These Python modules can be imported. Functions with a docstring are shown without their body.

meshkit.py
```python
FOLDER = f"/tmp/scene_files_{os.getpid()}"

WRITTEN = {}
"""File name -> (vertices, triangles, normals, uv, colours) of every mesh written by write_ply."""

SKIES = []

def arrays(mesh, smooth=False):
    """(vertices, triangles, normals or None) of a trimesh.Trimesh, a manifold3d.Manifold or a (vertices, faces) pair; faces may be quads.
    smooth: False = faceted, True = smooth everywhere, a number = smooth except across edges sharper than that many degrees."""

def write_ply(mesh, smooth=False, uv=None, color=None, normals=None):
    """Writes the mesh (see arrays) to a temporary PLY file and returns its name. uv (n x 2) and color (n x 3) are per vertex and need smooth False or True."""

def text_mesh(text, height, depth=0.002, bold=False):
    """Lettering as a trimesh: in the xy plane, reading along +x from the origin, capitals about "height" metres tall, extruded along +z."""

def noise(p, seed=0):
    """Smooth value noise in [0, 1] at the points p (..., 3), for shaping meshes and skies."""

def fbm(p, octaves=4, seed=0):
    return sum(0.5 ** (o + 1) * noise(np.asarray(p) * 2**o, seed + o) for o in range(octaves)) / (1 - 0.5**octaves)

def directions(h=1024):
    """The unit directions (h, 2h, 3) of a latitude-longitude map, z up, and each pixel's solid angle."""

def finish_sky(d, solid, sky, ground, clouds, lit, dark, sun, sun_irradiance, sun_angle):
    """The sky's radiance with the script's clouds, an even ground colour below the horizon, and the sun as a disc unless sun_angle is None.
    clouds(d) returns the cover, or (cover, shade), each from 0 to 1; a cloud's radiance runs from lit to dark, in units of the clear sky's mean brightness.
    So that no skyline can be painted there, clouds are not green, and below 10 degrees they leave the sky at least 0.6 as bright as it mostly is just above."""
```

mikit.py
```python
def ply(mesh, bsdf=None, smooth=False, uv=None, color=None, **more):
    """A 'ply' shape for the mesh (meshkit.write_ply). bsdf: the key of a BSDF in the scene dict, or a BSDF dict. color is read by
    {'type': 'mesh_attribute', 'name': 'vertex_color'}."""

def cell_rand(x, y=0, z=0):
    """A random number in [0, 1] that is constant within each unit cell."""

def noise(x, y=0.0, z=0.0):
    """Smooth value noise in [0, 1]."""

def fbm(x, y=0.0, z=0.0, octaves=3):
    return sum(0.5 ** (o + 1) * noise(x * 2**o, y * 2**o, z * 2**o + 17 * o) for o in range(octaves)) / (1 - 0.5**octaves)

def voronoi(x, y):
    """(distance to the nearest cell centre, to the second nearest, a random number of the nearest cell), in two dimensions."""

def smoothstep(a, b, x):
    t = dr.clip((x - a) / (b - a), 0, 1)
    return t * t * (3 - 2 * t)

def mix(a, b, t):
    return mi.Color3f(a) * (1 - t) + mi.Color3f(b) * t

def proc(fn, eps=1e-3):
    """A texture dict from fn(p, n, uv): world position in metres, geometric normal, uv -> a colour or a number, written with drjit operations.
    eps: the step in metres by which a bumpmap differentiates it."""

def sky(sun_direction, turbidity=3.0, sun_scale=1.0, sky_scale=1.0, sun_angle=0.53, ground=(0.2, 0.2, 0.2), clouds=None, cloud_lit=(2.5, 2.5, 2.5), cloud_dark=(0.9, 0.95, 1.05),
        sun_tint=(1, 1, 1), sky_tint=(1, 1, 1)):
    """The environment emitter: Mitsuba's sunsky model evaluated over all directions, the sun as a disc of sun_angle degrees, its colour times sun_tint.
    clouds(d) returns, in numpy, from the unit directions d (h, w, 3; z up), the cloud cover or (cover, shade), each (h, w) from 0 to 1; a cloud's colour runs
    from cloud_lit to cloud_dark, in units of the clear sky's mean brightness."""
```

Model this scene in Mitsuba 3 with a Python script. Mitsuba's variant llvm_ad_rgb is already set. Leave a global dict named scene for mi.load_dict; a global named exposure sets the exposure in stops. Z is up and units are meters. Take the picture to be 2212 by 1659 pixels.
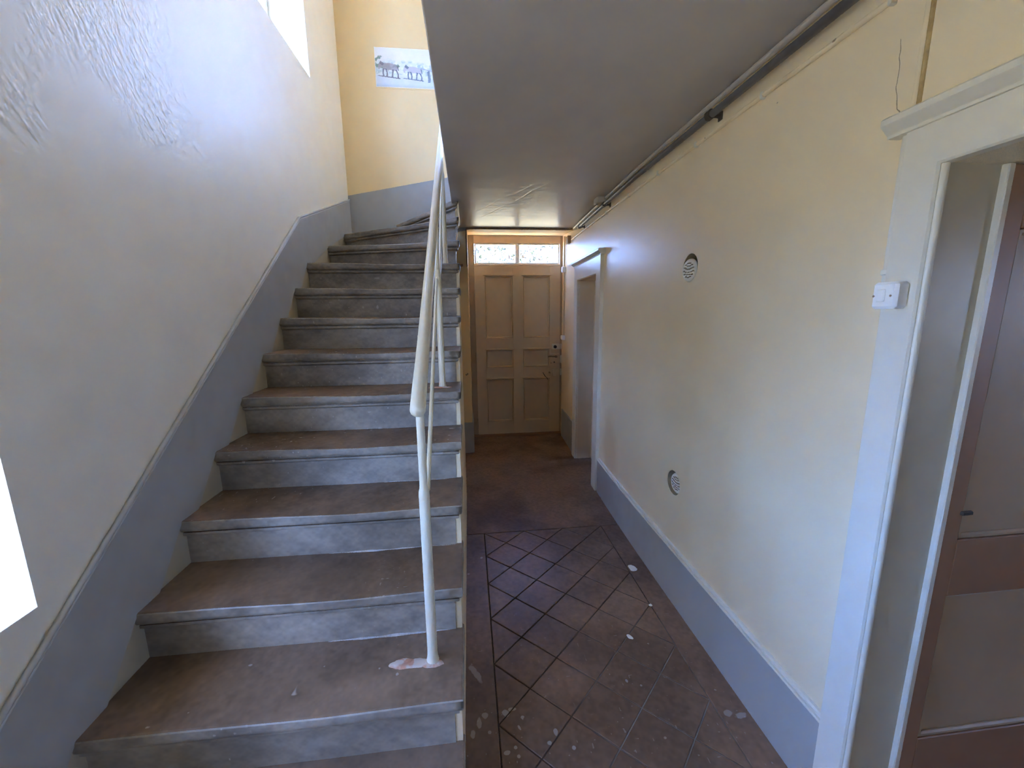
import math, random
import numpy as np
import trimesh
import mitsuba as mi
import drjit as dr
import mikit, meshkit
from mikit import noise, fbm, smoothstep, mix, proc
from shapely.geometry import Polygon, box as sbox
from shapely import affinity

rng = np.random.default_rng(7)
random.seed(7)
T = mi.ScalarTransform4f
scene, labels = {}, {}

# ------------------------------------------------------------------ camera
FX = 859.2867
PITCH, YAW, ROLL = 0.1763, 0.1063, 0.0116
CAM = np.array([0.0465, 0.0, 1.4523])
_cy, _sy = math.cos(YAW), math.sin(YAW)
_fwd = np.array([_sy * math.cos(PITCH), _cy * math.cos(PITCH), -math.sin(PITCH)])
_right = np.array([_cy, -_sy, 0.0])
_down = np.cross(_fwd, _right)
_c, _s = math.cos(ROLL), math.sin(ROLL)
_r2, _d2 = _c * _right + _s * _down, -_s * _right + _c * _down
_m = np.eye(4)
_m[:3, 0], _m[:3, 1], _m[:3, 2], _m[:3, 3] = -_r2, -_d2, _fwd, CAM
scene['camera'] = {'type': 'perspective', 'fov': math.degrees(2 * math.atan(1106 / FX)), 'fov_axis': 'x',
                   'near_clip': 0.02, 'far_clip': 500.0, 'to_world': T(_m.tolist())}

# ------------------------------------------------------------------ sky, sun, exposure
def cloud_cover(d):
    p = np.stack([d[..., 0], d[..., 1], d[..., 2] * 1.5], -1) * 3.0
    n = meshkit.fbm(p + 11.0, 4)
    return np.clip(0.35 + (n - 0.5) * 1.6, 0, 0.85)

scene['sky'] = mikit.sky((0.02, -0.43, 0.90), turbidity=3.0, sun_scale=1.0, sky_scale=1.0, ground=(0.07, 0.07, 0.045),
                         clouds=cloud_cover, cloud_lit=(1.06, 1.55, 2.62), cloud_dark=(0.68, 1.00, 1.72), sky_tint=(0.49, 0.785, 1.45))
exposure = 7.3

# ------------------------------------------------------------------ materials
def two(b):
    return {'type': 'twosided', 'bsdf': b}

def bump(b, fn, eps=1e-3):
    return {'type': 'bumpmap', 'relief': proc(fn, eps), 'scale': 1.0, 'bsdf': b}

def mat(name, color, rough=0.5, metallic=0.0, spec=0.5, bumpfn=None, eps=1e-3, **kw):
    col = {'type': 'rgb', 'value': list(color)} if isinstance(color, (tuple, list)) else color
    b = {'type': 'principled', 'base_color': col, 'roughness': rough, 'metallic': metallic, 'specular': spec, **kw}
    if bumpfn is not None:
        b = bump(b, bumpfn, eps)
    scene[name] = two(b)

def paint_tex(base, dirt, amount, f=2.2, seed=0.0):
    base, dirt = tuple(base), tuple(dirt)
    def fn(p, n, uv):
        a = fbm(p.x * f + seed, p.y * f + 3.1, p.z * f * 0.8 + 1.7, 4)
        s = fbm(p.x * f * 9 + seed, p.y * f * 9, p.z * f * 6, 2)
        return mix(base, dirt, amount * smoothstep(0.35, 0.75, a * 0.75 + s * 0.25))
    return proc(fn)

def plaster_bump(h, f, sy=1.0):
    def fn(p, n, uv):
        return h * (fbm(p.x * f, p.y * f * sy, p.z * f, 3) + 1.0 * noise(p.x * f * 0.13, p.y * f * 0.13, p.z * f * 0.13))
    return fn

def left_bump(p, n, uv):
    a, b = p.y * 0.8 + p.z * 0.6, p.z * 0.8 - p.y * 0.6
    m = 0.4 + 1.2 * smoothstep(0.35, 0.65, fbm(p.y * 2.1, p.z * 2.1, 3.0, 2))
    return 0.0011 * m * fbm(a * 130, b * 55, p.x, 3) + 0.0018 * fbm(p.y * 6, p.z * 6, 1.0, 2)
def seg_dist(x, y, P):
    best = None
    for (ax, ay), (bx, by) in zip(P[:-1], P[1:]):
        dx, dy = bx - ax, by - ay
        t = dr.clip(((x - ax) * dx + (y - ay) * dy) / (dx * dx + dy * dy), 0, 1)
        d = dr.sqrt(dr.square(x - ax - t * dx) + dr.square(y - ay - t * dy))
        best = d if best is None else dr.minimum(best, d)
    return best
CRACKS = [[(0.185, 3.61), (0.30, 3.36), (0.337, 3.28), (0.40, 3.16), (0.462, 3.0), (0.50, 2.86), (0.54, 2.78), (0.617, 2.63)], [(0.12, 3.42), (0.21, 3.30), (0.30, 3.07), (0.40, 2.93), (0.486, 2.73)]]
def ceiling_bump(p, n, uv):
    h = 0.0012 * (fbm(p.x * 30, p.y * 30, p.z * 30, 3) + 0.5 * noise(p.x * 4, p.y * 4, 0.0))
    e = 0.012 * (fbm(p.x * 22, p.y * 22, 5.0, 2) - 0.5)
    for c in CRACKS:
        h = h - 0.0020 * (1 - smoothstep(0.0, 0.010, dr.abs(seg_dist(p.x + e, p.y - e, c))))
    return h
mat('paint_left', paint_tex((0.77, 0.715, 0.59), (0.70, 0.635, 0.50), 0.6, 1.6), 0.36, spec=0.45, bumpfn=left_bump, eps=2e-3)
mat('paint_yellow', paint_tex((0.80, 0.60, 0.31), (0.72, 0.52, 0.25), 0.5, 1.3, 5.0), 0.5, bumpfn=plaster_bump(0.0006, 60.0), eps=2e-3)

def right_wall_color(p, n, uv):
    a = fbm(p.x, p.y * 1.7, p.z * 1.5, 4)
    c = mix((0.80, 0.67, 0.455), (0.70, 0.56, 0.36), 0.55 * smoothstep(0.35, 0.7, a))
    d = dr.sqrt(dr.square((p.y - 2.72) / 0.22) + dr.square((p.z - 0.46) / 0.30))
    st = (1 - smoothstep(0.35, 1.1, d + 0.6 * (fbm(p.y * 9, p.z * 9, 2.0, 3) - 0.5)))
    c = mix(c, (0.62, 0.42, 0.20), 0.55 * st)
    e = 0.006 * (fbm(p.y * 60, p.z * 60, 0.0, 2) - 0.5)
    k = 1 - smoothstep(0.0003, 0.0014, seg_dist(p.y + e, p.z, [(0.925, 2.055), (0.921, 2.0), (0.920, 1.953), (0.911, 1.905), (0.895, 1.884)]))
    for y, z, w in ((1.093, 2.152, .008), (1.072, 2.156, .004), (1.359, 2.145, .006), (1.68, 2.148, .004), (1.30, 2.10, .003)):
        k = dr.maximum(k, 1 - smoothstep(0.6, 1.0, dr.sqrt(dr.square((p.y - y) / w) + dr.square((p.z - z) / (w * .7))) + 70 * e))
    return mix(c, (0.16, 0.10, 0.06), 0.75 * k)
mat('paint_right', proc(right_wall_color), 0.36, bumpfn=plaster_bump(0.0009, 50.0), eps=2e-3)
mat('paint_ceiling', paint_tex((0.46, 0.42, 0.385), (0.39, 0.355, 0.32), 0.6, 1.2, 2.0), 0.28, bumpfn=ceiling_bump, eps=2e-3)
mat('paint_white', paint_tex((0.80, 0.78, 0.72), (0.72, 0.69, 0.62), 0.4, 2.0, 4.0), 0.45)
mat('paint_gray', paint_tex((0.375, 0.37, 0.345), (0.32, 0.305, 0.27), 0.7, 2.4, 8.0), 0.38, bumpfn=plaster_bump(0.0006, 50.0), eps=2e-3)
mat('paint_trim', paint_tex((0.70, 0.66, 0.56), (0.62, 0.57, 0.46), 0.5, 3.0, 6.0), 0.33)
mat('paint_door', paint_tex((0.63, 0.50, 0.34), (0.55, 0.42, 0.28), 0.6, 2.5, 9.0), 0.38)
mat('paint_jamb', paint_tex((0.55, 0.50, 0.38), (0.48, 0.43, 0.32), 0.6, 2.5, 9.5), 0.36)
mat('paint_brown', paint_tex((0.30, 0.165, 0.09), (0.25, 0.13, 0.07), 0.6, 2.5, 3.3), 0.42)
mat('paint_tan', paint_tex((0.42, 0.31, 0.20), (0.36, 0.26, 0.165), 0.6, 2.5, 3.9), 0.40)
mat('rail_paint', paint_tex((0.74, 0.68, 0.52), (0.66, 0.58, 0.42), 0.6, 8.0, 1.0), 0.32)
mat('steel', paint_tex((0.17, 0.17, 0.17), (0.11, 0.10, 0.10), 0.8, 7.0, 2.0), 0.34, metallic=0.55)
mat('iron', (0.09, 0.075, 0.06), 0.5, metallic=0.5)
mat('brass', (0.30, 0.22, 0.12), 0.4, metallic=0.8)
mat('plastic_white', (0.86, 0.86, 0.86), 0.25)
mat('black', (0.02, 0.015, 0.015), 0.5)
mat('rust_trim', (0.30, 0.19, 0.11), 0.5)
mat('oak', (0.32, 0.17, 0.08), 0.5)
mat('porcelain', paint_tex((0.80, 0.77, 0.72), (0.70, 0.67, 0.61), 0.6, 20.0, 2.0), 0.35)
mat('mortar_dark', (0.20, 0.16, 0.11), 0.8)
scene['glass'] = {'type': 'thindielectric', 'int_ior': 1.5}

def stone_color(p, n, uv):
    a = fbm(p.x * 3.1, p.y * 3.1, p.z * 5.0, 4)
    g = fbm(p.x * 70, p.y * 70, p.z * 70, 2)
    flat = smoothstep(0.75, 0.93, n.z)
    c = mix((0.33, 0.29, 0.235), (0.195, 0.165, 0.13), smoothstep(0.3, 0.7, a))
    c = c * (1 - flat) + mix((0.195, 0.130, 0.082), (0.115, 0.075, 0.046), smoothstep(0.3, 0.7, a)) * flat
    c = c * (0.82 + 0.36 * g) * (0.70 + 0.60 * fbm(p.x * 17, p.y * 17, p.z * 21, 3))
    s = noise(p.x * 95, p.y * 95, p.z * 60)
    s2 = noise(p.x * 34 + 9, p.y * 34, p.z * 20)
    fleck = smoothstep(0.88, 0.93, s) * smoothstep(0.45, 0.6, fbm(p.x * 2.0, p.y * 2.0, 4.0, 2)) + smoothstep(0.93, 0.96, s2)
    return mix(c, (0.50, 0.47, 0.43), dr.minimum(fleck, 1) * 0.45)
def stone_bump(p, n, uv):
    comb = dr.abs(dr.sin(p.x * 2 * math.pi / 0.009))
    m = smoothstep(-0.22, -0.03, p.x)
    return 0.0006 * comb * m + 0.0016 * fbm(p.x * 45, p.y * 45, p.z * 45, 3)
mat('stone', proc(stone_color), 0.44, bumpfn=stone_bump, eps=1e-3)

SPOTS = [(1028, 1455, .016, .055, 0.5), (1091, 1540, .016, .014, 0), (1108, 1532, .02, .008, 0), (1128, 1549, .007, .006, 0), (1122, 1572, .005, .012, 0.4),
         (1036, 1563, .010, .022, 0), (1048, 1548, .014, .014, 0), (1022, 1588, .010, .016, 0), (1058, 1582, .006, .006, 0), (1200, 1580, .008, .012, 0),
         (1188, 1604, .008, .008, 0), (1240, 1615, .009, .010, 0), (1120, 1634, .008, .008, 0), (1096, 1626, .012, .008, 0), (1114, 1615, .007, .007, 0),
         (1354, 1471, .006, .008, 0), (1385, 1480, .005, .005, 0), (1400, 1390, .005, .005, 0), (1040, 1205, .008, .01, 0), (1012, 1240, .008, .006, 0),
         (1437, 1594, .007, .006, 0), (1545, 1490, .008, .006, 0), (1600, 1545, .025, .012, 0), (1575, 1540, .02, .012, 0)]
def floor_point(px, py, z=0.0):
    d = _r2 * ((px - 1106) / FX) + _d2 * ((py - 829.5) / FX) + _fwd
    return CAM + d * ((z - CAM[2]) / d[2])
_spots = [(floor_point(a, b)[:2], rx, ry, k) for a, b, rx, ry, k in SPOTS]
def tile_color(p, n, uv):
    a = fbm(p.x * 3.0 + 4, p.y * 3.0, 1.0, 4)
    g = fbm(p.x * 60, p.y * 60, 2.0, 2)
    c = mix((0.225, 0.138, 0.084), (0.132, 0.080, 0.050), smoothstep(0.3, 0.7, a)) * (0.80 + 0.40 * g)
    w = 0.0 * p.x
    e = fbm(p.x * 55, p.y * 55, 7.0, 2) - 0.5
    for q, rx, ry, k in _spots:
        dx, dy = p.x - float(q[0]), p.y - float(q[1])
        u, v = dx * math.cos(k) + dy * math.sin(k), dy * math.cos(k) - dx * math.sin(k)
        d = dr.sqrt(dr.square(u / rx) + dr.square(v / ry)) + e * 0.9
        w = dr.maximum(w, 1 - smoothstep(0.7, 1.0, d))
    sp = smoothstep(0.935, 0.97, noise(p.x * 80, p.y * 80, 3.0)) * smoothstep(2.2, 0.9, p.y)
    return mix(c, (0.40, 0.385, 0.355), dr.minimum(w * 0.6 + sp * 0.4, 1))
def tile_bump(p, n, uv):
    return 0.0012 * fbm(p.x * 50, p.y * 50, 0.0, 3)
mat('tile', proc(tile_color), 0.34, bumpfn=tile_bump, eps=1e-3)
def joint_color(p, n, uv):
    f = smoothstep(0.35, 0.62, p.x + 0.18 * (fbm(p.x * 9, p.y * 9, 0.0, 2) - 0.5)) * smoothstep(1.75, 1.35, p.y)
    return mix((0.045, 0.028, 0.020), (0.25, 0.235, 0.21), f * (0.45 + 0.55 * noise(p.x * 13, p.y * 13, 2.0)))
mat('joint', proc(joint_color), 0.8)

def patch_color(p, n, uv):
    a = fbm(p.x * 40, p.y * 40, 0.0, 3)
    return mix((0.50, 0.42, 0.34), (0.46, 0.24, 0.15), smoothstep(0.42, 0.62, a))
mat('patch', proc(patch_color), 0.8)
def ground_color(p, n, uv):
    return mix((0.085, 0.075, 0.045), (0.05, 0.06, 0.025), fbm(p.x * 2, p.y * 2, 0.0, 3))
mat('ground_mat', proc(ground_color), 0.9)
def leaf_color(p, n, uv):
    a = noise(p.x * 11, p.y * 11, p.z * 11)
    return mix((0.008, 0.020, 0.005), (0.055, 0.034, 0.014), smoothstep(0.45, 0.75, a))
mat('gravel', paint_tex((0.56, 0.47, 0.34), (0.44, 0.36, 0.25), 1.0, 9.0), 0.9)
mat('frame_dark', paint_tex((0.42, 0.32, 0.21), (0.34, 0.25, 0.16), 0.6, 2.5, 9.0), 0.45)
mat('mortar_pale', paint_tex((0.48, 0.46, 0.43), (0.30, 0.27, 0.24), 1.0, 30.0), 0.8)
mat('duct', paint_tex((0.40, 0.32, 0.20), (0.26, 0.20, 0.12), 1.0, 20.0), 0.6)
mat('paint_gray_highlight', paint_tex((0.46, 0.46, 0.44), (0.40, 0.38, 0.33), 0.7, 9.0, 8.0), 0.3)  # skirting grey lightened, paints the highlights along the left moulding
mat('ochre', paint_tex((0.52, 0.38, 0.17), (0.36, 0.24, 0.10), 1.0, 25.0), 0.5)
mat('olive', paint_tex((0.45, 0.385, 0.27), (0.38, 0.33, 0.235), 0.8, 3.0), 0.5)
mat('leaf', proc(leaf_color), 0.5)
mat('dark_leaf', paint_tex((0.06, 0.10, 0.03), (0.03, 0.05, 0.02), 1.0, 4.0), 0.7)
scene['print'] = two({'type': 'principled', 'base_color': {'type': 'mesh_attribute', 'name': 'vertex_color'}, 'roughness': 0.55})

# ------------------------------------------------------------------ helpers
def concat(*ms):
    return trimesh.util.concatenate([m for m in ms])

def cbox(x0, x1, y0, y1, z0, z1, b=0.0):
    lo, hi = np.array([x0, y0, z0], float), np.array([x1, y1, z1], float)
    if b <= 0:
        m = trimesh.creation.box(hi - lo)
        m.apply_translation((lo + hi) / 2)
        return m
    pts = []
    for s in np.ndindex(2, 2, 2):
        c = np.where(np.array(s) == 1, hi, lo)
        sg = np.where(np.array(s) == 1, -1, 1)
        for k in range(3):
            q = c + sg * b
            q[k] = c[k]
            pts.append(q)
    return trimesh.convex.convex_hull(np.array(pts))

def hull(pts):
    return trimesh.convex.convex_hull(np.array(pts, float))

def cut(a, *bs):
    return trimesh.boolean.difference([a, *bs], engine='manifold')

def extr_x(poly, x0, x1):
    m = trimesh.creation.extrude_polygon(poly, x1 - x0, engine='earcut')
    v = np.array(m.vertices)
    m.vertices = np.stack([v[:, 2] + x0, v[:, 0], v[:, 1]], 1)
    return m

def extr_y(poly, y0, y1):
    m = trimesh.creation.extrude_polygon(poly, y1 - y0, engine='earcut')
    v = np.array(m.vertices)
    f = np.array(m.faces)[:, ::-1]
    return trimesh.Trimesh(np.stack([v[:, 0], v[:, 2] + y0, v[:, 1]], 1), f, process=False)

def tube(points, radii, sides=16, caps=True):
    P = np.array(points, float)
    R = np.broadcast_to(np.array(radii, float), (len(P),))
    t = np.gradient(P, axis=0)
    t /= np.linalg.norm(t, axis=1, keepdims=True)
    up = np.array([0, 0, 1.0]) if abs(t[0][2]) < 0.9 else np.array([0, 1.0, 0])
    a = np.cross(t[0], up); a /= np.linalg.norm(a)
    V = []
    for i in range(len(P)):
        a = a - t[i] * (a @ t[i]); a /= np.linalg.norm(a)
        b = np.cross(t[i], a)
        th = np.arange(sides) * 2 * math.pi / sides
        V.append(P[i] + R[i] * (np.cos(th)[:, None] * a + np.sin(th)[:, None] * b))
    V = np.concatenate(V)
    F = []
    n = len(P)
    for i in range(n - 1):
        for k in range(sides):
            k2 = (k + 1) % sides
            F += [(i * sides + k, i * sides + k2, (i + 1) * sides + k2), (i * sides + k, (i + 1) * sides + k2, (i + 1) * sides + k)]
    if caps:
        V = np.vstack([V, P[0], P[-1]])
        for k in range(sides):
            k2 = (k + 1) % sides
            F += [(len(V) - 2, k2, k), (len(V) - 1, (n - 1) * sides + k, (n - 1) * sides + k2)]
    m = trimesh.Trimesh(V, F, process=False)
    return m

def cyl(p0, p1, r, sides=24, bev=0.0):
    p0, p1 = np.array(p0, float), np.array(p1, float)
    L = np.linalg.norm(p1 - p0)
    if bev > 0:
        u = (p1 - p0) / L
        return tube([p0, p0 + u * 1e-5, p0 + u * bev, p1 - u * bev, p1 - u * 1e-5, p1], [r - bev, r - bev, r, r, r - bev, r - bev], sides)
    return tube([p0, p1], r, sides)

def lathe_x(profile, center, sides=32):
    """profile of (radius, x offset) turned about the axis parallel to x through center"""
    th = np.arange(sides) * 2 * math.pi / sides
    V = np.concatenate([np.stack([np.full(sides, center[0] + x), center[1] + r * np.cos(th), center[2] + r * np.sin(th)], 1) for r, x in profile])
    F = []
    for i in range(len(profile) - 1):
        for k in range(sides):
            k2 = (k + 1) % sides
            F += [(i * sides + k, (i + 1) * sides + k2, i * sides + k2), (i * sides + k, (i + 1) * sides + k, (i + 1) * sides + k2)]
    return trimesh.Trimesh(V, F, process=False)

_count = {}
def numbered(name):
    k = _count.get(name, 0)
    _count[name] = k + 1
    return name if k == 0 else f'{name}_{k:03d}'

def obj(name, mesh, m, parent=None, smooth=False, **kw):
    key = numbered((parent + '__' if parent else '') + name)
    scene[key] = mikit.ply(mesh, m, smooth, **kw)
    return key

def part_label(key, text):
    labels[key] = {'label': text}

def thing(name, label, category, group=None):
    key = numbered(name)
    labels[key] = {'label': label, 'category': category}
    if group:
        labels[key]['group'] = group
    return key

def tag(key, label, category, group=None):
    labels[key] = {'label': label, 'category': category}
    if group:
        labels[key]['group'] = group
    return key

def struct(name, mesh=None, m=None, label=None, smooth=False):
    labels[name] = {'kind': 'structure'}
    if label:
        labels[name]['label'] = label
    _count[name] = 1
    if mesh is not None:
        scene[name] = mikit.ply(mesh, m, smooth)
    return name

WX = 1.043
def bend_x(y):
    t = np.asarray(y, float) - 1.8
    return 0.037 * np.where(t < 0, 0, np.where(t < 1.0, t * t / 2, t - 0.5))
def WR(y):
    return WX + float(bend_x(y))
def bent(mesh, size=0.3):
    v, f = trimesh.remesh.subdivide_to_size(np.array(mesh.vertices), np.array(mesh.faces), size, max_iter=20)
    m = trimesh.Trimesh(v, f, process=True)
    v = np.array(m.vertices)
    v[:, 0] += bend_x(v[:, 1])
    m.vertices = v
    return m

XL = -1.023          # left wall face
YB = 4.06            # back wall face
YD = 4.60            # front of the door leaf
ZC = 2.268           # corridor ceiling
ZT = 5.0             # upper ceiling
YR = -4.5            # rear wall
THK = 0.50

# ------------------------------------------------------------------ structure: walls
W1 = (-1.00, 0.985, 0.757, 1.82)      # y0 y1 z0 z1 of the lower stair window
W2 = (2.05, 3.31, 3.12, 4.85)
W3 = (-0.06, 0.90, 2.95, 4.60)       # x0 x1 z0 z1, in the back wall above the door

def splay_x(y0, y1, z0, z1):
    s = 0.03
    return hull([(XL + 0.01, y, z) for y in (y0, y1) for z in (z0, z1)] + [(XL - 0.24, y, z) for y in (y0 + s, y1 - s) for z in (z0 + 0.02, z1)]
                + [(XL - 0.60, y, z) for y in (y0 + s - 0.25, y1 - s) for z in (z0 + 0.02, z1)])
wl = cbox(XL - THK, XL, YR - 0.3, YB + 0.6, -0.3, ZT)
struct('wall_left', cut(wl, splay_x(*W1), splay_x(*W2)), 'paint_left')

wb = cbox(XL, 1.9, YB, YB + 0.6, -0.3, ZT)
niche = hull([(0.058, YB - 0.01, -0.02), (WR(YB), YB - 0.01, -0.02), (0.058, YB - 0.01, 2.252), (WR(YB), YB - 0.01, 2.252),
              (0.066, YB + 0.7, -0.02), (WR(4.6) + 0.01, YB + 0.7, -0.02), (0.066, YB + 0.7, 2.315), (WR(4.6) + 0.01, YB + 0.7, 2.315)])
w3 = hull([(x, YB - 0.01, z) for x in W3[:2] for z in W3[2:]] + [(x, YB + 0.7, z) for x in (W3[0] + 0.03, W3[1] - 0.03) for z in (W3[2] + .02, W3[3])])
struct('wall_back', cut(wb, niche, w3), 'paint_yellow')

BIG = (-0.12, 0.787, 1.748)          # y0 y1 top of the big doorway
FAR = (3.10, 3.74, 1.745)
H1, H2 = (1.752, 1.643, 0.0625), (1.778, 0.607, 0.0625)
wr = cbox(WX, WX + 0.30, YR - 0.3, YB + 0.52, -0.3, ZT)
cutters = [cbox(WX - .01, WX + .5, BIG[0], BIG[1], -0.02, BIG[2]), cbox(WX - .01, WX + .5, FAR[0], FAR[1], -0.02, FAR[2])]
for y, z, r in (H1, H2):
    cutters.append(cyl((WX - 0.01, y, z), (WX + 0.14, y, z), r, 48))
struct('wall_right', bent(cut(wr, *cutters), 0.12), 'paint_right', smooth=20)
struct('wall_rear', cbox(XL, 2.6, YR - 0.3, YR, -0.3, ZT), 'paint_gray')
struct('ceiling', cbox(-0.052, WX + 0.10, YR, YB, ZC, ZC + 0.19, 0.004), 'paint_ceiling')
struct('ceiling_upper', cbox(XL - THK, 1.9, YR - .3, YB + 0.6, ZT, ZT + 0.2), 'paint_white')

# room behind the open door on the right
struct('wall_room', concat(cbox(WX + .3, 3.4, 0.95, 1.05, -0.3, 2.6), cut(cbox(3.3, 3.4, -1.6, 0.95, -0.3, 2.6), cbox(3.2, 3.5, -0.75, -0.45, 1.2, 1.75)), cbox(WX + .3, 3.4, -1.7, -1.6, -.3, 2.6)), 'paint_yellow')
struct('ceiling_room', cbox(WX + .3, 3.4, -1.7, 1.05, 2.5, 2.6), 'paint_white')

# ------------------------------------------------------------------ floor: slab, border strips, diamond tiles
struct('floor', concat(cbox(XL - .3, 3.5, YR - .3, YB + 0.62, -0.30, -0.004)), 'joint')
def tile_mesh(poly, gap=0.0024, bev=0.0022, lift=0.0):
    o = poly.buffer(-gap, join_style=2)
    if o.is_empty or o.area < 2e-5:
        return None
    i = o.buffer(-bev, join_style=2)
    if i.is_empty:
        return None
    a, b = np.array(o.exterior.coords)[:-1], np.array(i.exterior.coords)[:-1]
    if len(a) != len(b):
        return None
    if not o.exterior.is_ccw:
        a, b = a[::-1], b[::-1]
    j = np.argmin(np.linalg.norm(b - a[0], axis=1)); b = np.roll(b, -j, axis=0)
    n = len(a)
    V = np.vstack([np.c_[a, np.full(n, -0.02)], np.c_[a, np.full(n, -0.0014 + lift)], np.c_[b, np.full(n, lift)], [[*b.mean(0), lift]]])
    F = []
    for k in range(n):
        k2 = (k + 1) % n
        for l in (0, 1):
            F += [(l * n + k, l * n + k2, (l + 1) * n + k2), (l * n + k, (l + 1) * n + k2, (l + 1) * n + k)]
        F.append((2 * n + k, 2 * n + k2, 3 * n))
    return trimesh.Trimesh(V, F, process=False)
TX0, TX1, TY1, HX, HY = 0.1105, 0.9145, 2.457, 0.134, 0.12675
region = sbox(TX0, -0.65, TX1, TY1)
for j in range(0, 26):
    for i in range(0, 7):
        if (i + j) % 2 == 0:
            continue
        cx, cy = TX0 + i * HX, TY1 - j * HY
        d = Polygon([(cx - HX, cy), (cx, cy - HY), (cx + HX, cy), (cx, cy + HY)]).intersection(region)
        if d.is_empty or d.geom_type != 'Polygon':
            continue
        m = tile_mesh(d, lift=rng.uniform(-0.0008, 0.0006))
        if m is not None:
            obj('tile', m, 'tile', 'floor')
for a, b in ((-0.65, 0.9), (0.9, TY1)):
    obj('border_strip', tile_mesh(sbox(-0.03, a, TX0, b)), 'tile', 'floor')
    obj('border_strip', tile_mesh(sbox(TX1, a, 1.40, b)), 'tile', 'floor')
obj('far_slab', tile_mesh(sbox(-0.03, TY1, 1.75, YB + 0.6)), 'tile', 'floor')
obj('near_slab', tile_mesh(sbox(XL, YR, 1.35, -0.65)), 'tile', 'floor')
obj('near_slab', tile_mesh(sbox(XL, -0.65, -0.03, 1.6)), 'tile', 'floor')
obj('room_slab', tile_mesh(sbox(1.40, -1.6, 3.3, 0.95)), 'tile', 'floor')

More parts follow.
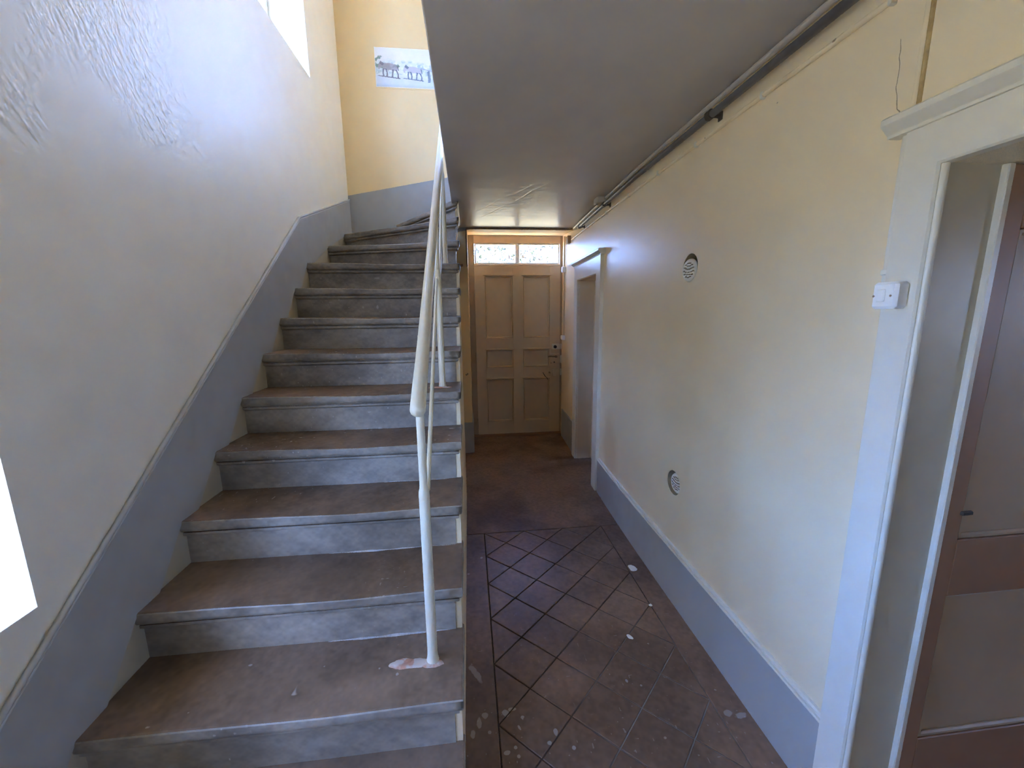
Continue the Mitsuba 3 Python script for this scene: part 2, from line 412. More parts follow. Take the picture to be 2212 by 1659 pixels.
# ------------------------------------------------------------------ staircase
G, RISE, Y1S, Z1S = 0.2385, 0.18, 0.978, 0.36
PROF = [(0.020, 0.0), (0.025, -0.0012), (0.0275, -0.005), (0.028, -0.012), (0.028, -0.026), (0.0268, -0.035), (0.0230, -0.0415), (0.0165, -0.0455),
        (0.0110, -0.0466), (0.0088, -0.0474), (0.0088, -0.0496), (0.0150, -0.0506), (0.0150, -0.0605), (0.0130, -0.0630), (0.0045, -0.0665), (0.0, -0.0695), (0.0, -0.185)]
stair = thing('staircase', 'worn grey brown stone staircase with moulded steps along the left wall', 'staircase')
def wear(x, v, seed):
    w = math.exp(-((x + 0.42) / 0.30) ** 2) * 0.010
    return -w * (1 - 0.75 * v) + 0.0022 * (meshkit.fbm(np.array([x * 9, v * 3 + seed * 5, seed]), 2) - 0.5)
def step_mesh(L, R, z, back_l, back_r, seed, nx=40, ny=8):
    """nosing line from L to R (xy), the right end turning back along y; back edge from back_l to back_r"""
    L, R = np.array(L, float), np.array(R, float)
    u = (R - L) / np.linalg.norm(R - L)
    nrm = np.array([u[1], -u[0]])
    V, F = [], []
    rows = []
    for p, dz in PROF:
        q = L + nrm * (p - 0.028)
        xr = -0.028 + p
        t1 = (xr - q[0]) / u[0]
        row = []
        for k in range(nx + 1):
            s = k / nx
            pt = q + u * (t1 * s)
            f = max(0.0, 1 + dz / 0.06)
            chip = 0.0
            row.append((pt[0], pt[1], z + dz + f * wear(pt[0], 0.0, seed)))
        row.append((xr, back_r[1], z + dz + f * wear(xr, 1.0, seed)))
        rows.append(row)
    n = nx + 2
    for r in rows:
        V += r
    for i in range(len(rows) - 1):
        for k in range(n - 1):
            a, b, c, d = i * n + k, i * n + k + 1, (i + 1) * n + k + 1, (i + 1) * n + k
            F += [(a, d, c), (a, c, b)]
    # tread
    front = rows[0][:nx + 1]
    bl, br = np.array(back_l, float), np.array([rows[0][-1][0], back_r[1]])
    base = len(V)
    for j in range(ny + 1):
        v = j / ny
        for k in range(nx + 1):
            s = k / nx
            a = np.array(front[k][:2]); b = bl + (br - bl) * s
            q = a + (b - a) * v
            V.append((q[0], q[1], front[k][2] if j == 0 else z + wear(q[0], v, seed)))
    for j in range(ny):
        for k in range(nx):
            a = base + j * (nx + 1) + k
            F += [(a, a + 1, a + nx + 2), (a, a + nx + 2, a + nx + 1)]
    return trimesh.Trimesh(np.array(V), np.array(F), process=False)
def ny_(i):
    return Y1S + (i - 1) * G
LFT = XL - 0.004
ends = {}
for i in range(0, 10):
    z = Z1S + (i - 1) * RISE
    y = ny_(i)
    ends[i] = ((LFT, y), (0.0, y), z)
ends[10] = ((LFT, 3.352), (0.0, 3.035), 1.98)
ends[11] = ((LFT, 3.81), (0.0, 3.085), 2.152)
ends[12] = ((-0.62, 4.08), (0.0, 3.13), 2.293)
step_keys = {}
for i in range(0, 13):
    L, R, z = ends[i]
    if i < 11:
        L2, R2, _ = ends[i + 1]
        bl, br = (L2[0], L2[1] + 0.05), (R2[0], R2[1] + 0.05)
    elif i == 11:
        bl, br = (LFT, 4.10), (0.0, 3.22)
    else:
        bl, br = (-0.60, 4.10), (0.0, 3.9)
    step_keys[i] = obj('step', step_mesh(L, R, z, bl, br, i), 'stone', stair, smooth=28)
# filler block of the winders towards the corner
pts = [(0.0, -0.02)]
for i in range(0, 10):
    y = ny_(i) + 0.032
    zt = Z1S + (i - 1) * RISE - 0.012
    pts += [(y, pts[-1][1]), (y, zt)]
pts += [(3.0, pts[-1][1]), (3.0, -0.02)]
pts[0] = (ny_(0) + 0.032, -0.02)
flank = extr_x(Polygon(pts).buffer(0), -0.030, -0.007)
part_label(obj('flank', flank, 'paint_right', stair), 'thin plastered flank beside the risers')
struct('wall_stair', concat(cbox(-0.06, -0.030, 2.99, YB, -0.02, 1.76)), 'paint_yellow')

# broken mortar patch round the foot of the lowest post
def blob(cx, cy, z, rx, ry, h, seed, n=40, rings=5, amp=0.35, tail=0.0):
    V = [(cx, cy, z + h)]
    for r in range(1, rings + 1):
        for k in range(n):
            th = 2 * math.pi * k / n
            w = 1 + amp * (meshkit.fbm(np.array([math.cos(th) * 1.6 + seed, math.sin(th) * 1.6, seed * 3.1]), 3) - 0.5) * 2
            s = r / rings
            hh = h * (1 - s ** 4) + 0.4 * h * (meshkit.noise(np.array([math.cos(th) * s * 5 + seed, math.sin(th) * s * 5, seed])) - 0.5) * (1 - s)
            V.append((cx + rx * w * s * math.cos(th), cy + ry * w * s * math.sin(th), z + max(hh, 0) - (0.001 if r == rings else 0)))
    F = [(0, 1 + k, 1 + (k + 1) % n) for k in range(n)]
    for r in range(rings - 1):
        for k in range(n):
            a, b = 1 + r * n + k, 1 + r * n + (k + 1) % n
            F += [(a, a + n, b + n), (a, b + n, b)]
    return trimesh.Trimesh(np.array(V), np.array(F), process=False)
mp = concat(blob(-0.195, 1.122, Z1S - 0.002, 0.040, 0.021, 0.006, 2), blob(-0.15, 1.120, Z1S - 0.002, 0.045, 0.018, 0.005, 4), blob(-0.10, 1.112, Z1S - 0.001, 0.035, 0.017, 0.004, 6))
part_label(obj('mortar_patch', mp, 'patch', step_keys[1], smooth=40), 'rough pinkish mortar patch round the post foot')
mp = concat(blob(-0.125, 2.045, 1.079, 0.045, 0.016, 0.004, 3), blob(-0.08, 2.05, 1.079, 0.03, 0.014, 0.003, 5))
part_label(obj('mortar_patch', mp, 'patch', step_keys[5], smooth=40), 'brown mortar patch round the post foot')

for i, xa, xb in ((1, -0.46, -0.05), (2, -0.52, -0.03), (3, -0.35, -0.06)):
    y0 = ny_(i + 1) + 0.026
    z0 = Z1S + (i - 1) * RISE
    P = [(x, y0 + 0.004 * (meshkit.noise(np.array([x * 14, i, 0.0])) - .5), z0 - 0.001 + wear(x, .95, i)) for x in np.linspace(xa, xb, 30)]
    R_ = [0.0012 + 0.006 * meshkit.noise(np.array([x * 17, i, 4.0])) * math.sin(math.pi * k / 29) for k, (x, _, _) in enumerate(P)]
    part_label(obj('mortar_joint', tube(P, R_, 8), 'mortar_pale', step_keys[i], smooth=60), 'ragged pale mortar line at the foot of the riser')

# ------------------------------------------------------------------ stair railing
rail = thing('stair_railing', 'cream painted round iron railing with three posts on the open side of the steps', 'railing')
posts = [(-0.099, 1.124, 0.36), (-0.098, 2.078, 1.08), (-0.100, 2.920, 1.80)]
SL = RISE / G
def rail_z(y):
    return 1.215 + (y - 1.124) * SL
RR = 0.0205
path = []
for y in np.linspace(1.098, 3.26, 30):
    path.append((-0.1, y, rail_z(y)))
pr = [RR] * len(path)
d0 = np.array([0, 1, SL]) / math.hypot(1, SL)
head = [tuple(np.array(path[0]) - d0 * t) for t in (0.0235, 0.022, 0.017, 0.009)]
m = tube(head + path, [0.003, 0.011, 0.0185, 0.0215] + [RR + 0.0012] * 2 + pr[2:], 24)
obj('handrail', m, 'rail_paint', rail, smooth=50)
for i, (x, y, z) in enumerate(posts):
    zs = z + 0.575
    zt = rail_z(y) - 0.008
    prof = [(0.0, 0.019), (0.002, 0.020), (0.012, 0.0175), (0.03, 0.0158), (0.555, 0.0158), (0.5555, 0.0150), (0.557, 0.0150), (0.5575, 0.0160), (0.575, 0.0160), (0.588, 0.0125), (0.592, 0.0118)]
    P = [(x, y, z - 0.005)] + [(x, y, z + h) for h, r in prof] + [(x, y, zt)]
    obj('post', tube(P, [0.019] + [r for h, r in prof] + [0.0118], 20), 'rail_paint', rail, smooth=45)
for a, b in ((0, 1), (1, 2)):
    p0, p1 = np.array(posts[a]), np.array(posts[b])
    q0, q1 = p0 + [0.010, 0.012, 0.575], p1 + [-0.006, -0.013, 0.54]
    obj('middle_rail', tube([q0, q0 * .75 + q1 * .25, q0 * .25 + q1 * .75, q1], 0.0072, 14), 'rail_paint', rail, smooth=45)

# ------------------------------------------------------------------ skirtings
def skirt_profile(h):
    return None
sl = lambda y: 0.588 + 0.757 * (y - 0.869)
top = [(y, sl(y)) for y in (0.60, 1.0, 1.6, 2.2, 2.829)] + [(YB, 2.505)]
low = [(YB, 2.14), (3.83, 2.14), (3.36, 1.975)]
for i in range(9, -1, -1):
    z = Z1S + (i - 1) * RISE
    low += [(ny_(i) + 0.40 * G, z - 0.004), (ny_(i) + 0.006, z - 0.004)]
low += [(0.60, 0.17)]
struct('baseboard_left', extr_x(Polygon(top + low), XL - 0.004, XL + 0.012), 'paint_gray')
part_label(obj('shade_wedges', extr_x(Polygon([(0.60, 0.0), (0.60, 0.3), (3.4, 2.2), (YB, 2.2), (YB, 1.5), (1.4, 0.0)]), XL - .004, XL + .003), 'olive', 'baseboard_left'), 'added olive beige wedges with step shade painted in, between skirting and risers')  # added infill, its olive carries the shade beside the risers
def moulding(path, r):
    return tube(path, r, 10)
mold = []
for off, r in ((0.0, 0.0065), (-0.014, 0.004)):
    mold.append(moulding([(XL + 0.012, y, z + off) for y, z in top[:-1]], r))
    mold.append(moulding([(XL + 0.012, y, z + off) for y, z in ((2.829, sl(2.829)), (YB, 2.505))], r * 0.7))
obj('moulding', concat(*mold), 'paint_gray_highlight', 'baseboard_left', smooth=60)
struct('baseboard_back', concat(extr_y(Polygon([(XL, 2.0), (0.3, 2.3), (0.3, 2.79), (XL, 2.535)]), YB - 0.006, YB)), 'paint_gray')
struct('baseboard_niche', concat(cbox(-0.032, 0.058, YB - 0.014, YB + 0.0, 0.0, 0.33, 0.003), cbox(0.050, 0.072, YB - 0.014, YB + 0.42, 0.0, 0.33, 0.003)), 'paint_gray')
bb = [cbox(WX - 0.016, WX + .01, 0.858, 2.975, 0.0, 0.268), cbox(WX - 0.020, WX + .01, 0.858, 2.975, 0.268, 0.277, .002), cbox(WX - 0.014, WX + .01, 0.858, 2.975, 0.276, 0.292, .005)]
struct('baseboard_right', bent(bb[0]), 'paint_gray')
obj('moulding', bent(concat(*bb[1:])), 'paint_trim', 'baseboard_right')
struct('baseboard_right_2', bent(concat(cbox(WX - 0.014, WX + .01, 3.90, 4.50, 0.0, 0.33, .003))), 'paint_gray')

# ------------------------------------------------------------------ big doorway on the right: casing, jamb, open panelled door
def casing(name, y0, y1, ztop, w, capdrop, proud, cap_out, cap_ext, label):
    s = struct(name, None, None, label)
    x0 = WX - proud
    obj('far_stile', bent(cbox(x0, WX + .005, y1 - 0.004, y1 + w, 0.0, ztop + w * 1.15, .004)), 'paint_trim', s)
    obj('near_stile', bent(cbox(x0, WX + .005, y0 - w, y0 + 0.004, 0.0, ztop + w * 1.15, .004)), 'paint_trim', s)
    obj('head', bent(cbox(x0, WX + .005, y0 - 0.004, y1 + 0.004, ztop - 0.004, ztop + w * 1.15, .004)), 'paint_trim', s)
    z = ztop + w * 1.12
    prof = [(WX + .005, z), (x0 - 0.004, z), (x0 - 0.005, z + .006), (x0 - 0.012, z + .012), (x0 - cap_out * .8, z + .020), (x0 - cap_out, z + .025), (x0 - cap_out, z + .037), (x0 - cap_out + .006, z + .042), (WX + .005, z + .046)]
    pm = extr_y(Polygon(prof), y0 - w - cap_ext, y1 + w + cap_ext)
    obj('cap_moulding', bent(pm, 0.4), 'paint_trim', s, smooth=40)
    return s
c1 = casing('trim_1', BIG[0], BIG[1], 1.750, 0.074, 0, 0.026, 0.026, 0.035, 'cream casing with cap moulding round the big doorway on the right')
# jamb lining
J0, J1 = WX - 0.020, WX + 0.130
obj('jamb', cbox(J0 + .006, J1, BIG[1] - 0.003, BIG[1] + .02, 0.0, 1.757), 'paint_jamb', c1)
obj('jamb_bead', tube([(WX - 0.012, BIG[1] - 0.004, 0.0), (WX - 0.012, BIG[1] - 0.004, 1.745)], 0.008, 16), 'paint_trim', c1, smooth=60)
obj('jamb_soffit', cbox(J0 + .006, J1, BIG[0], BIG[1], 1.748, 1.765), 'paint_jamb', c1)
obj('jamb', cbox(J0 + .006, WX + .30, BIG[0] - .02, BIG[0] + 0.003, 0.0, 1.757), 'paint_jamb', c1)

d3 = struct('door_3', None, None, 'brown panelled door standing open in the big doorway on the right')
DY0, DY1 = 0.772, 0.812
DX0, DX1 = 1.172, 2.00
# the light painted hinge edge
obj('hinge_edge', cbox(DX0 - .004, DX0 + 0.012, DY0 - .001, DY1 + .01, 0.004, 1.747, .002), 'paint_trim', d3)
obj('stile', cbox(DX0 + .008, DX0 + 0.054, DY0, DY1, 0.01, 1.745, .002), 'paint_brown', d3)
obj('stile', cbox(DX1 - 0.10, DX1, DY0, DY1, 0.01, 1.745, .002), 'paint_brown', d3)
rails = [(0.01, 0.30), (0.735, 0.890), (1.62, 1.745)]
for a, b in rails:
    obj('rail', cbox(DX0 + 0.054, DX1 - 0.10, DY0, DY1, a, b, .002), 'paint_brown', d3)
for a, b in ((0.30, 0.735), (0.890, 1.62)):
    x0, x1 = DX0 + 0.054, DX1 - 0.10
    obj('panel', cbox(x0 - .005, x1 + .005, DY0 + 0.012, DY1 - 0.012, a - .005, b + .005), 'paint_tan', d3)
    fr = []
    for q in ((x0, x0 + .014, a, b), (x1 - .014, x1, a, b), (x0, x1, a, a + .014), (x0, x1, b - .014, b)):
        fr.append(cbox(q[0], q[1], DY0 + 0.003, DY0 + 0.014, q[2], q[3], .004))
    obj('panel_moulding', concat(*fr), 'paint_tan', d3)
obj('lock_plate', cbox(DX0 + 0.045, DX0 + 0.075, DY0 - .006, DY0 + .002, 0.958, 0.968, .002), 'iron', d3)

# ------------------------------------------------------------------ low side door further down the right wall
c2 = casing('trim_2', FAR[0], FAR[1], 1.750, 0.112, 0, 0.030, 0.028, 0.03, 'cream casing with cap moulding round the low side door near the front door')
obj('jamb', bent(cbox(WX - .02, WX + 0.14, FAR[1] - 0.004, FAR[1] + .01, 0.0, 1.75)), 'paint_door', c2)
obj('jamb', bent(cbox(WX - .02, WX + 0.14, FAR[0] - .01, FAR[0] + 0.004, 0.0, 1.75)), 'paint_door', c2)
obj('jamb_soffit', bent(cbox(WX - .02, WX + 0.14, FAR[0], FAR[1], 1.742, 1.752)), 'paint_door', c2)
d2 = struct('door_2', None, None, 'narrow brown side door set deep in the right wall')
obj('frame', bent(concat(cbox(WX + .14, WX + .18, FAR[1] - .045, FAR[1] + .01, 0, 1.745, .003), cbox(WX + .14, WX + .18, FAR[0] - .01, FAR[0] + .045, 0, 1.745, .003), cbox(WX + .14, WX + .18, FAR[0], FAR[1], 1.70, 1.745, .003))), 'paint_door', d2)
obj('leaf', bent(cbox(WX + .165, WX + .195, FAR[0] + .05, FAR[1] - .055, 0.012, 1.695, .003)), 'oak', d2)
for z in (0.25, 1.40):
    obj('hinge', bent(cyl((WX + .160, FAR[1] - .05, z), (WX + .160, FAR[1] - .05, z + .08), .007, 12)), 'iron', d2)

# ------------------------------------------------------------------ front door with transom
d1 = struct('door_1', None, None, 'cream six panel front door with a two pane transom at the end of the corridor')
FY0, FY1 = YD - 0.005, YD + 0.07
X0, X1 = 0.128, 1.108           # leaf
zt0, zt1 = 1.998, 2.214
obj('threshold', cbox(0.066, WR(4.6) + .012, YD - .012, YD + .10, -0.004, 0.026, .004), 'oak', d1)
fl, fr_ = 0.064, WR(4.6) + 0.012
obj('frame_stile', cbox(fl, X0 + 0.004, FY0 + .012, FY1, 0.0, 2.32, .003), 'frame_dark', d1)
obj('frame_stile', cbox(X1 - .004, fr_, FY0 + .012, FY1, 0.0, 2.32, .003), 'frame_dark', d1)
obj('frame_head', cbox(X0, X1, FY0 + .012, FY1, zt1 + .002, 2.32, .003), 'paint_door', d1)
obj('transom_bar', cbox(X0, X1, FY0 + .006, FY1, 1.972, zt0 - .002, .004), 'paint_door', d1)
obj('transom_mullion', cbox(0.605, 0.627, FY0 + .012, FY1, zt0 - .004, zt1 + .004, .004), 'paint_white', d1)
for a, b in ((0.142, 0.605), (0.627, 1.092)):
    bd = [cbox(a - .002, a + .012, FY0 + .016, FY1 - .01, zt0, zt1, .003), cbox(b - .012, b + .002, FY0 + .016, FY1 - .01, zt0, zt1, .003),
          cbox(a, b, FY0 + .016, FY1 - .01, zt0, zt0 + .012, .003), cbox(a, b, FY0 + .016, FY1 - .01, zt1 - .012, zt1, .003)]
    obj('transom_bead', concat(*bd), 'paint_white', d1)
    q = trimesh.Trimesh([(a, FY1 - .02, zt0), (b, FY1 - .02, zt0), (b, FY1 - .02, zt1), (a, FY1 - .02, zt1)], [(0, 1, 2), (0, 2, 3)], process=False)
    obj('pane', q, 'glass', d1)
LY0, LY1 = YD, YD + 0.045
xs = [(0.244, 0.556), (0.677, 0.985)]
zs = [(0.178, 0.688), (0.828, 1.033), (1.170, 1.864)]
b0 = 0.003
obj('leaf_stile', cbox(X0, xs[0][0], LY0, LY1, 0.022, 1.972, b0), 'paint_door', d1)
obj('leaf_stile', cbox(xs[1][1], X1, LY0, LY1, 0.022, 1.972, b0), 'paint_door', d1)
obj('leaf_stile', cbox(xs[0][1], xs[1][0], LY0, LY1, 0.022, 1.972, b0), 'paint_door', d1)
zz = [0.022] + [q for p in zs for q in p] + [1.972]
for k in range(0, 8, 2):
    for a, b in xs:
        obj('leaf_rail', cbox(a - .001, b + .001, LY0 + .0003, LY1, zz[k], zz[k + 1], 0.002), 'paint_door', d1)
for a, b in xs:
    for c, d in zs:
        obj('panel', concat(cbox(a - .004, b + .004, LY0 + 0.028, LY1 - .006, c - .004, d + .004)), 'paint_door', d1)
        fr = []
        for q in ((a, a + .016, c, d), (b - .016, b, c, d), (a, b, c, c + .016), (a, b, d - .016, d)):
            fr.append(cbox(q[0], q[1], LY0 + 0.006, LY0 + 0.032, q[2], q[3], .007))
        fr.append(cbox(a - .018, b + .018, LY0 - 0.010, LY0 + .004, d + .003, d + .017, .004))
        obj('panel_moulding', concat(*fr), 'paint_door', d1)
for z in (1.66, 0.95, 0.16):
    obj('hinge', concat(cyl((X0 - .006, LY0 - .006, z - .06), (X0 - .006, LY0 - .006, z + .06), .008, 12), cbox(X0 - .03, X0, LY0 - .003, LY0 + .02, z - .06, z + .06)), 'frame_dark', d1)
k = obj('rim_lock', cbox(1.012, 1.104, LY0 - .030, LY0 + .001, 1.030, 1.094, .004), 'paint_trim', d1)
obj('knob', cyl((1.045, LY0 - .030, 1.060), (1.045, LY0 - .046, 1.060), .019, 20, .004), 'black', k, smooth=40)
obj('strike', cbox(1.112, 1.140, LY0 - .028, LY0 + .02, 1.030, 1.092, .003), 'paint_trim', d1)
k = obj('rim_lock', cbox(0.985, 1.104, LY0 - .028, LY0 + .001, 0.862, 0.975, .004), 'paint_door', d1)
obj('lever', concat(cyl((1.055, LY0 - .028, .945), (1.055, LY0 - .06, .945), .013, 16), tube([(1.055, LY0 - .055, .945), (1.00, LY0 - .058, .952), (0.955, LY0 - .056, .950)], [.008, .0075, .008], 12)), 'brass', k, smooth=50)
obj('latch_knob', cyl((1.035, LY0 - .028, .880), (1.035, LY0 - .045, .880), .008, 12), 'iron', k)
obj('latch_knob', cyl((0.998, LY0 - .028, .872), (0.998, LY0 - .042, .872), .006, 12), 'brass', k)
obj('strike', cbox(1.112, 1.138, LY0 - .026, LY0 + .02, 0.868, 0.955, .003), 'paint_trim', d1)
k = obj('rim_lock', cbox(1.018, 1.104, LY0 - .026, LY0 + .001, 0.712, 0.798, .004), 'paint_door', d1)
obj('strike', cbox(1.112, 1.136, LY0 - .024, LY0 + .02, 0.720, 0.795, .003), 'paint_trim', d1)
obj('pull', concat(cyl((0.985, LY0, .755), (0.985, LY0 - .03, .755), .010, 12)), 'brass', d1)
obj('chain', tube([(0.905, LY0 - .008, .760), (0.915, LY0 - .012, .74), (0.935, LY0 - .012, .71), (0.955, LY0 - .012, .690), (0.965, LY0 - .010, .672)], .0035, 8), 'iron', d1)

# ------------------------------------------------------------------ windows
def window_x(name, y0, y1, z0, z1):
    s = struct(name, None, None, 'white framed casement window in the left wall')
    xg = XL - 0.23
    f = 0.035
    def bar(a, b, c, d, nm='frame', dx=0.0):
        obj(nm, cbox(xg - .05 + dx, xg + dx, a, b, c, d, .004), 'paint_white', s)
    y0, y1, z0 = y0 + .03, y1 - .03, z0 + .02
    bar(y0 - .01, y0 + f, z0, z1); bar(y1 - f, y1 + .01, z0, z1); bar(y0, y1, z0 - .01, z0 + f); bar(y0, y1, z1 - f, z1 + .01)
    ym = (y0 + y1) / 2
    bar(ym - .02, ym + .02, z0, z1, 'mullion')
    for a, b in ((y0 + f, ym - .02), (ym + .02, y1 - f)):
        q = trimesh.Trimesh([(xg - .02, a, z0 + f), (xg - .02, b, z0 + f), (xg - .02, b, z1 - f), (xg - .02, a, z1 - f)], [(0, 1, 2), (0, 2, 3)], process=False)
        obj('pane', q, 'glass', s)
window_x('window_1', *W1)
window_x('window_2', *W2)
s = struct('window_3', None, None, 'white framed casement window above the front door')
yg = YB + 0.23
for a, b, c, d, nm in ((W3[0] + .02, W3[0] + .065, W3[2], W3[3], 'frame'), (W3[1] - .065, W3[1] - .02, W3[2], W3[3], 'frame'), (W3[0] + .03, W3[1] - .03, W3[2], W3[2] + .055, 'frame'),
                       (W3[0] + .03, W3[1] - .03, W3[3] - .035, W3[3] + .01, 'frame'), ((W3[0] + W3[1]) / 2 - .02, (W3[0] + W3[1]) / 2 + .02, W3[2], W3[3], 'mullion')):
    obj(nm, cbox(a, b, yg, yg + .05, c, d, .004), 'paint_white', s)
for a, b in ((W3[0] + .065, (W3[0] + W3[1]) / 2 - .02), ((W3[0] + W3[1]) / 2 + .02, W3[1] - .065)):
    obj('pane', trimesh.Trimesh([(a, yg + .02, W3[2] + .05), (b, yg + .02, W3[2] + .05), (b, yg + .02, W3[3] - .03), (a, yg + .02, W3[3] - .03)], [(0, 1, 2), (0, 2, 3)], process=False), 'glass', s)

# ------------------------------------------------------------------ pipes and cables
pp = thing('steel_pipe', 'dark grey steel pipe clamped along the top of the right wall under the ceiling', 'pipe')
PX, PZ = -0.045, 2.196
ys = [-1.9, 0.5, 2.3, 3.0, 3.64]
obj('pipe', tube([(WR(y) + PX, y, PZ) for y in ys], 0.0135, 18), 'steel', pp, smooth=60)
for y in (-0.3, 1.6, 2.88, 3.60):
    x = WR(y)
    c = obj('clamp', concat(tube([(x + PX, y - .012, PZ), (x + PX, y + .012, PZ)], 0.0175, 18), cyl((x + PX, y, PZ), (x + .003, y, PZ - .004), 0.007, 12), cbox(x - .004, x + .001, y - .012, y + .012, PZ - .018, PZ + .012)), 'iron', pp)
cc = thing('cable_conduit', 'thin cream painted cable conduit clipped to the right wall below the steel pipe', 'cable')
CZ = 2.150
obj('conduit', tube([(WR(y) - .007, y, CZ + 0.012 * max(0, y - 2.2)) for y in (-1.9, .5, 1.4, 2.3, 3.0, 3.6, 4.10)], 0.0075, 12), 'paint_right', cc, smooth=60)
for y in (0.95, 1.36, 1.75, 2.1, 2.5, 2.95, 3.45):
    obj('clip', cbox(WR(y) - .017, WR(y) + .001, y - .005, y + .005, CZ - .012 + 0.012 * max(0, y - 2.2), CZ + .010 + 0.012 * max(0, y - 2.2), .002), 'paint_trim', cc)
cc = thing('ceiling_conduit', 'cream painted conduit in the corner of ceiling and right wall above the steel pipe', 'cable')
obj('conduit', tube([(WR(y) - .018, y, ZC - .014) for y in (-1.9, .5, 2.3, 3.0, 3.95)], 0.010, 12), 'paint_ceiling', cc, smooth=60)
tag(obj('junction_box', cbox(0.985, 1.06, 2.94, 3.02, ZC - 0.045, ZC - .001, .006), 'paint_ceiling'), 'small square cream junction box on the ceiling beside the pipe', 'junction box')
tc = thing('door_conduit', 'rusty brown thin conduit framing the top and left of the front door niche', 'pipe')
obj('conduit', tube([(0.052, YB - .010, 1.905), (0.052, YB - .010, 2.2), (0.052, YB - .010, 2.249), (0.062, YB - .010, 2.258), (0.5, YB - .010, 2.258), (WR(4) - .01, YB - .010, 2.258)], 0.0065, 12), 'rust_trim', tc, smooth=60)
vc = thing('cable_drop', 'cream vertical cable with white boxes running down beside the front door', 'cable')
obj('conduit', tube([(WR(4.42) - .012, 4.42, z) for z in (2.26, 2.0, 1.6, 1.19)], 0.009, 12), 'paint_door', vc, smooth=60)
for a, b, cmat in ((1.885, 1.945, 'plastic_white'), (1.150, 1.200, 'plastic_white')):
    obj('box', cbox(WR(4.42) - .040, WR(4.42) + .002, 4.385, 4.455, a, b, .006), cmat, vc)
tag(obj('junction_box', cbox(WR(4.2) - .035, WR(4.2) + .001, 4.16, 4.24, 2.150, 2.225, .005), 'rust_trim'), 'small tan junction box high on the wall by the front door', 'junction box')

# conduit down to the light switch
sc_ = thing('switch_conduit', 'cream conduit running down the edge of the casing to the light switch', 'cable')
obj('conduit', tube([(WX - .004, .872, z) for z in (1.84, 1.7, 1.56, 1.508)], 0.010, 14), 'paint_trim', sc_, smooth=60)
obj('collar', cyl((WX - .004, .872, 1.530), (WX - .004, .872, 1.545), 0.014, 14, .003), 'paint_trim', sc_, smooth=40)
tv = thing('wall_trunking', 'cream vertical cable trunking with brown edge shade painted alongside, above the big doorway casing', 'cable')
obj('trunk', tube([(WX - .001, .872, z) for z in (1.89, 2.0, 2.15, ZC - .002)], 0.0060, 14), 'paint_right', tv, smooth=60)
obj('cable', tube([(WX - .001, .863, z) for z in (1.89, 2.0, 2.15, ZC - .002)], 0.0045, 14), 'ochre', tv, smooth=60)  # brown strip added as painted shade along the trunk, no separate cable
sw = thing('light_switch', 'white square light switch on the big doorway casing', 'switch')
SX = 0.985
obj('housing', cbox(SX, WX - .024, .800, .856, 1.452, 1.512, .006), 'plastic_white', sw)
obj('rocker', cbox(SX - .0045, SX + .001, .823, .841, 1.468, 1.496, .002), 'plastic_white', sw)
for y in (.812, .850):
    obj('screw', cyl((SX + .001, y, 1.481), (SX - .0006, y, 1.481), .0026, 12), 'rust_trim', sw)

# ------------------------------------------------------------------ vent holes and their loose caps
def cap_dots(m):
    pass
def vent(y, z, r, cap_y, cap_z, tilt, depth, label):
    v = thing('vent_cap', label, 'vent cap')
    prof = [(0.002, -.0015), (r * .60, -.0015), (r * .93, 0.0), (r, .004), (r, .010), (0.002, .010)]
    m = lathe_x([(a, b) for a, b in prof], (0, 0, 0), 40)
    R = trimesh.transformations.rotation_matrix(tilt, [0, 0, 1])
    m.apply_transform(R); m.apply_translation((WX + depth, cap_y, cap_z))
    obj('disc', m, 'porcelain', v, smooth=30)
    dots = []
    for ring, n in ((0.18, 3), (0.40, 8), (0.62, 13)):
        for kk in range(n):
            th = 2 * math.pi * kk / n + ring * 3
            c = np.array([0, r * ring * math.cos(th), r * ring * math.sin(th)])
            q = cbox(-.0022, .001, c[1] - .007, c[1] + .007, c[2] - .0024, c[2] + .0024)
            dots.append(q)
    m = concat(*dots); m.apply_transform(R); m.apply_translation((WX + depth, cap_y, cap_z))
    part_label(obj('slots', m, 'mortar_dark', v), 'rings of small dark slots')
vent(H1[0], H1[1], .051, H1[0] + .013, H1[1] - .009, 0.10, 0.003, 'tilted round grey vent cap slipping out of the upper wall hole')
vent(H2[0], H2[1], .051, H2[0] - .004, H2[1] - .003, 0.05, 0.014, 'round grey vent cap sunk in the lower wall hole above the baseboard')

for k, (y, z, r) in enumerate((H1, H2)):
    obj('dark_plug', cyl((WX + .085, y, z), (WX + .15, y, z), r + .004, 32), 'black', 'wall_right')  # black plug put in for the unlit depth of the hole
    obj('duct_sleeve', tube([(WX + .003, y, z), (WX + .05, y, z), (WX + .09, y, z)], r - .0006, 40, caps=False), 'duct', 'wall_right', smooth=60)

# hook on the yellow strip left of the front door
tag(obj('wall_hook', tube([(0.008, YB, 0.838), (0.008, YB - .02, 0.836), (0.02, YB - .028, 0.838), (0.028, YB - .02, 0.845), (0.02, YB - .015, 0.852)], 0.004, 10), 'iron', smooth=60), 'small black iron hook on the yellow strip left of the front door', 'hook')
tag(obj('wall_bracket', cbox(-0.034, 0.012, YB - .03, YB, 1.905, 1.928, .004), 'rust_trim'), 'small brown bracket on the yellow strip beside the winding steps', 'bracket')

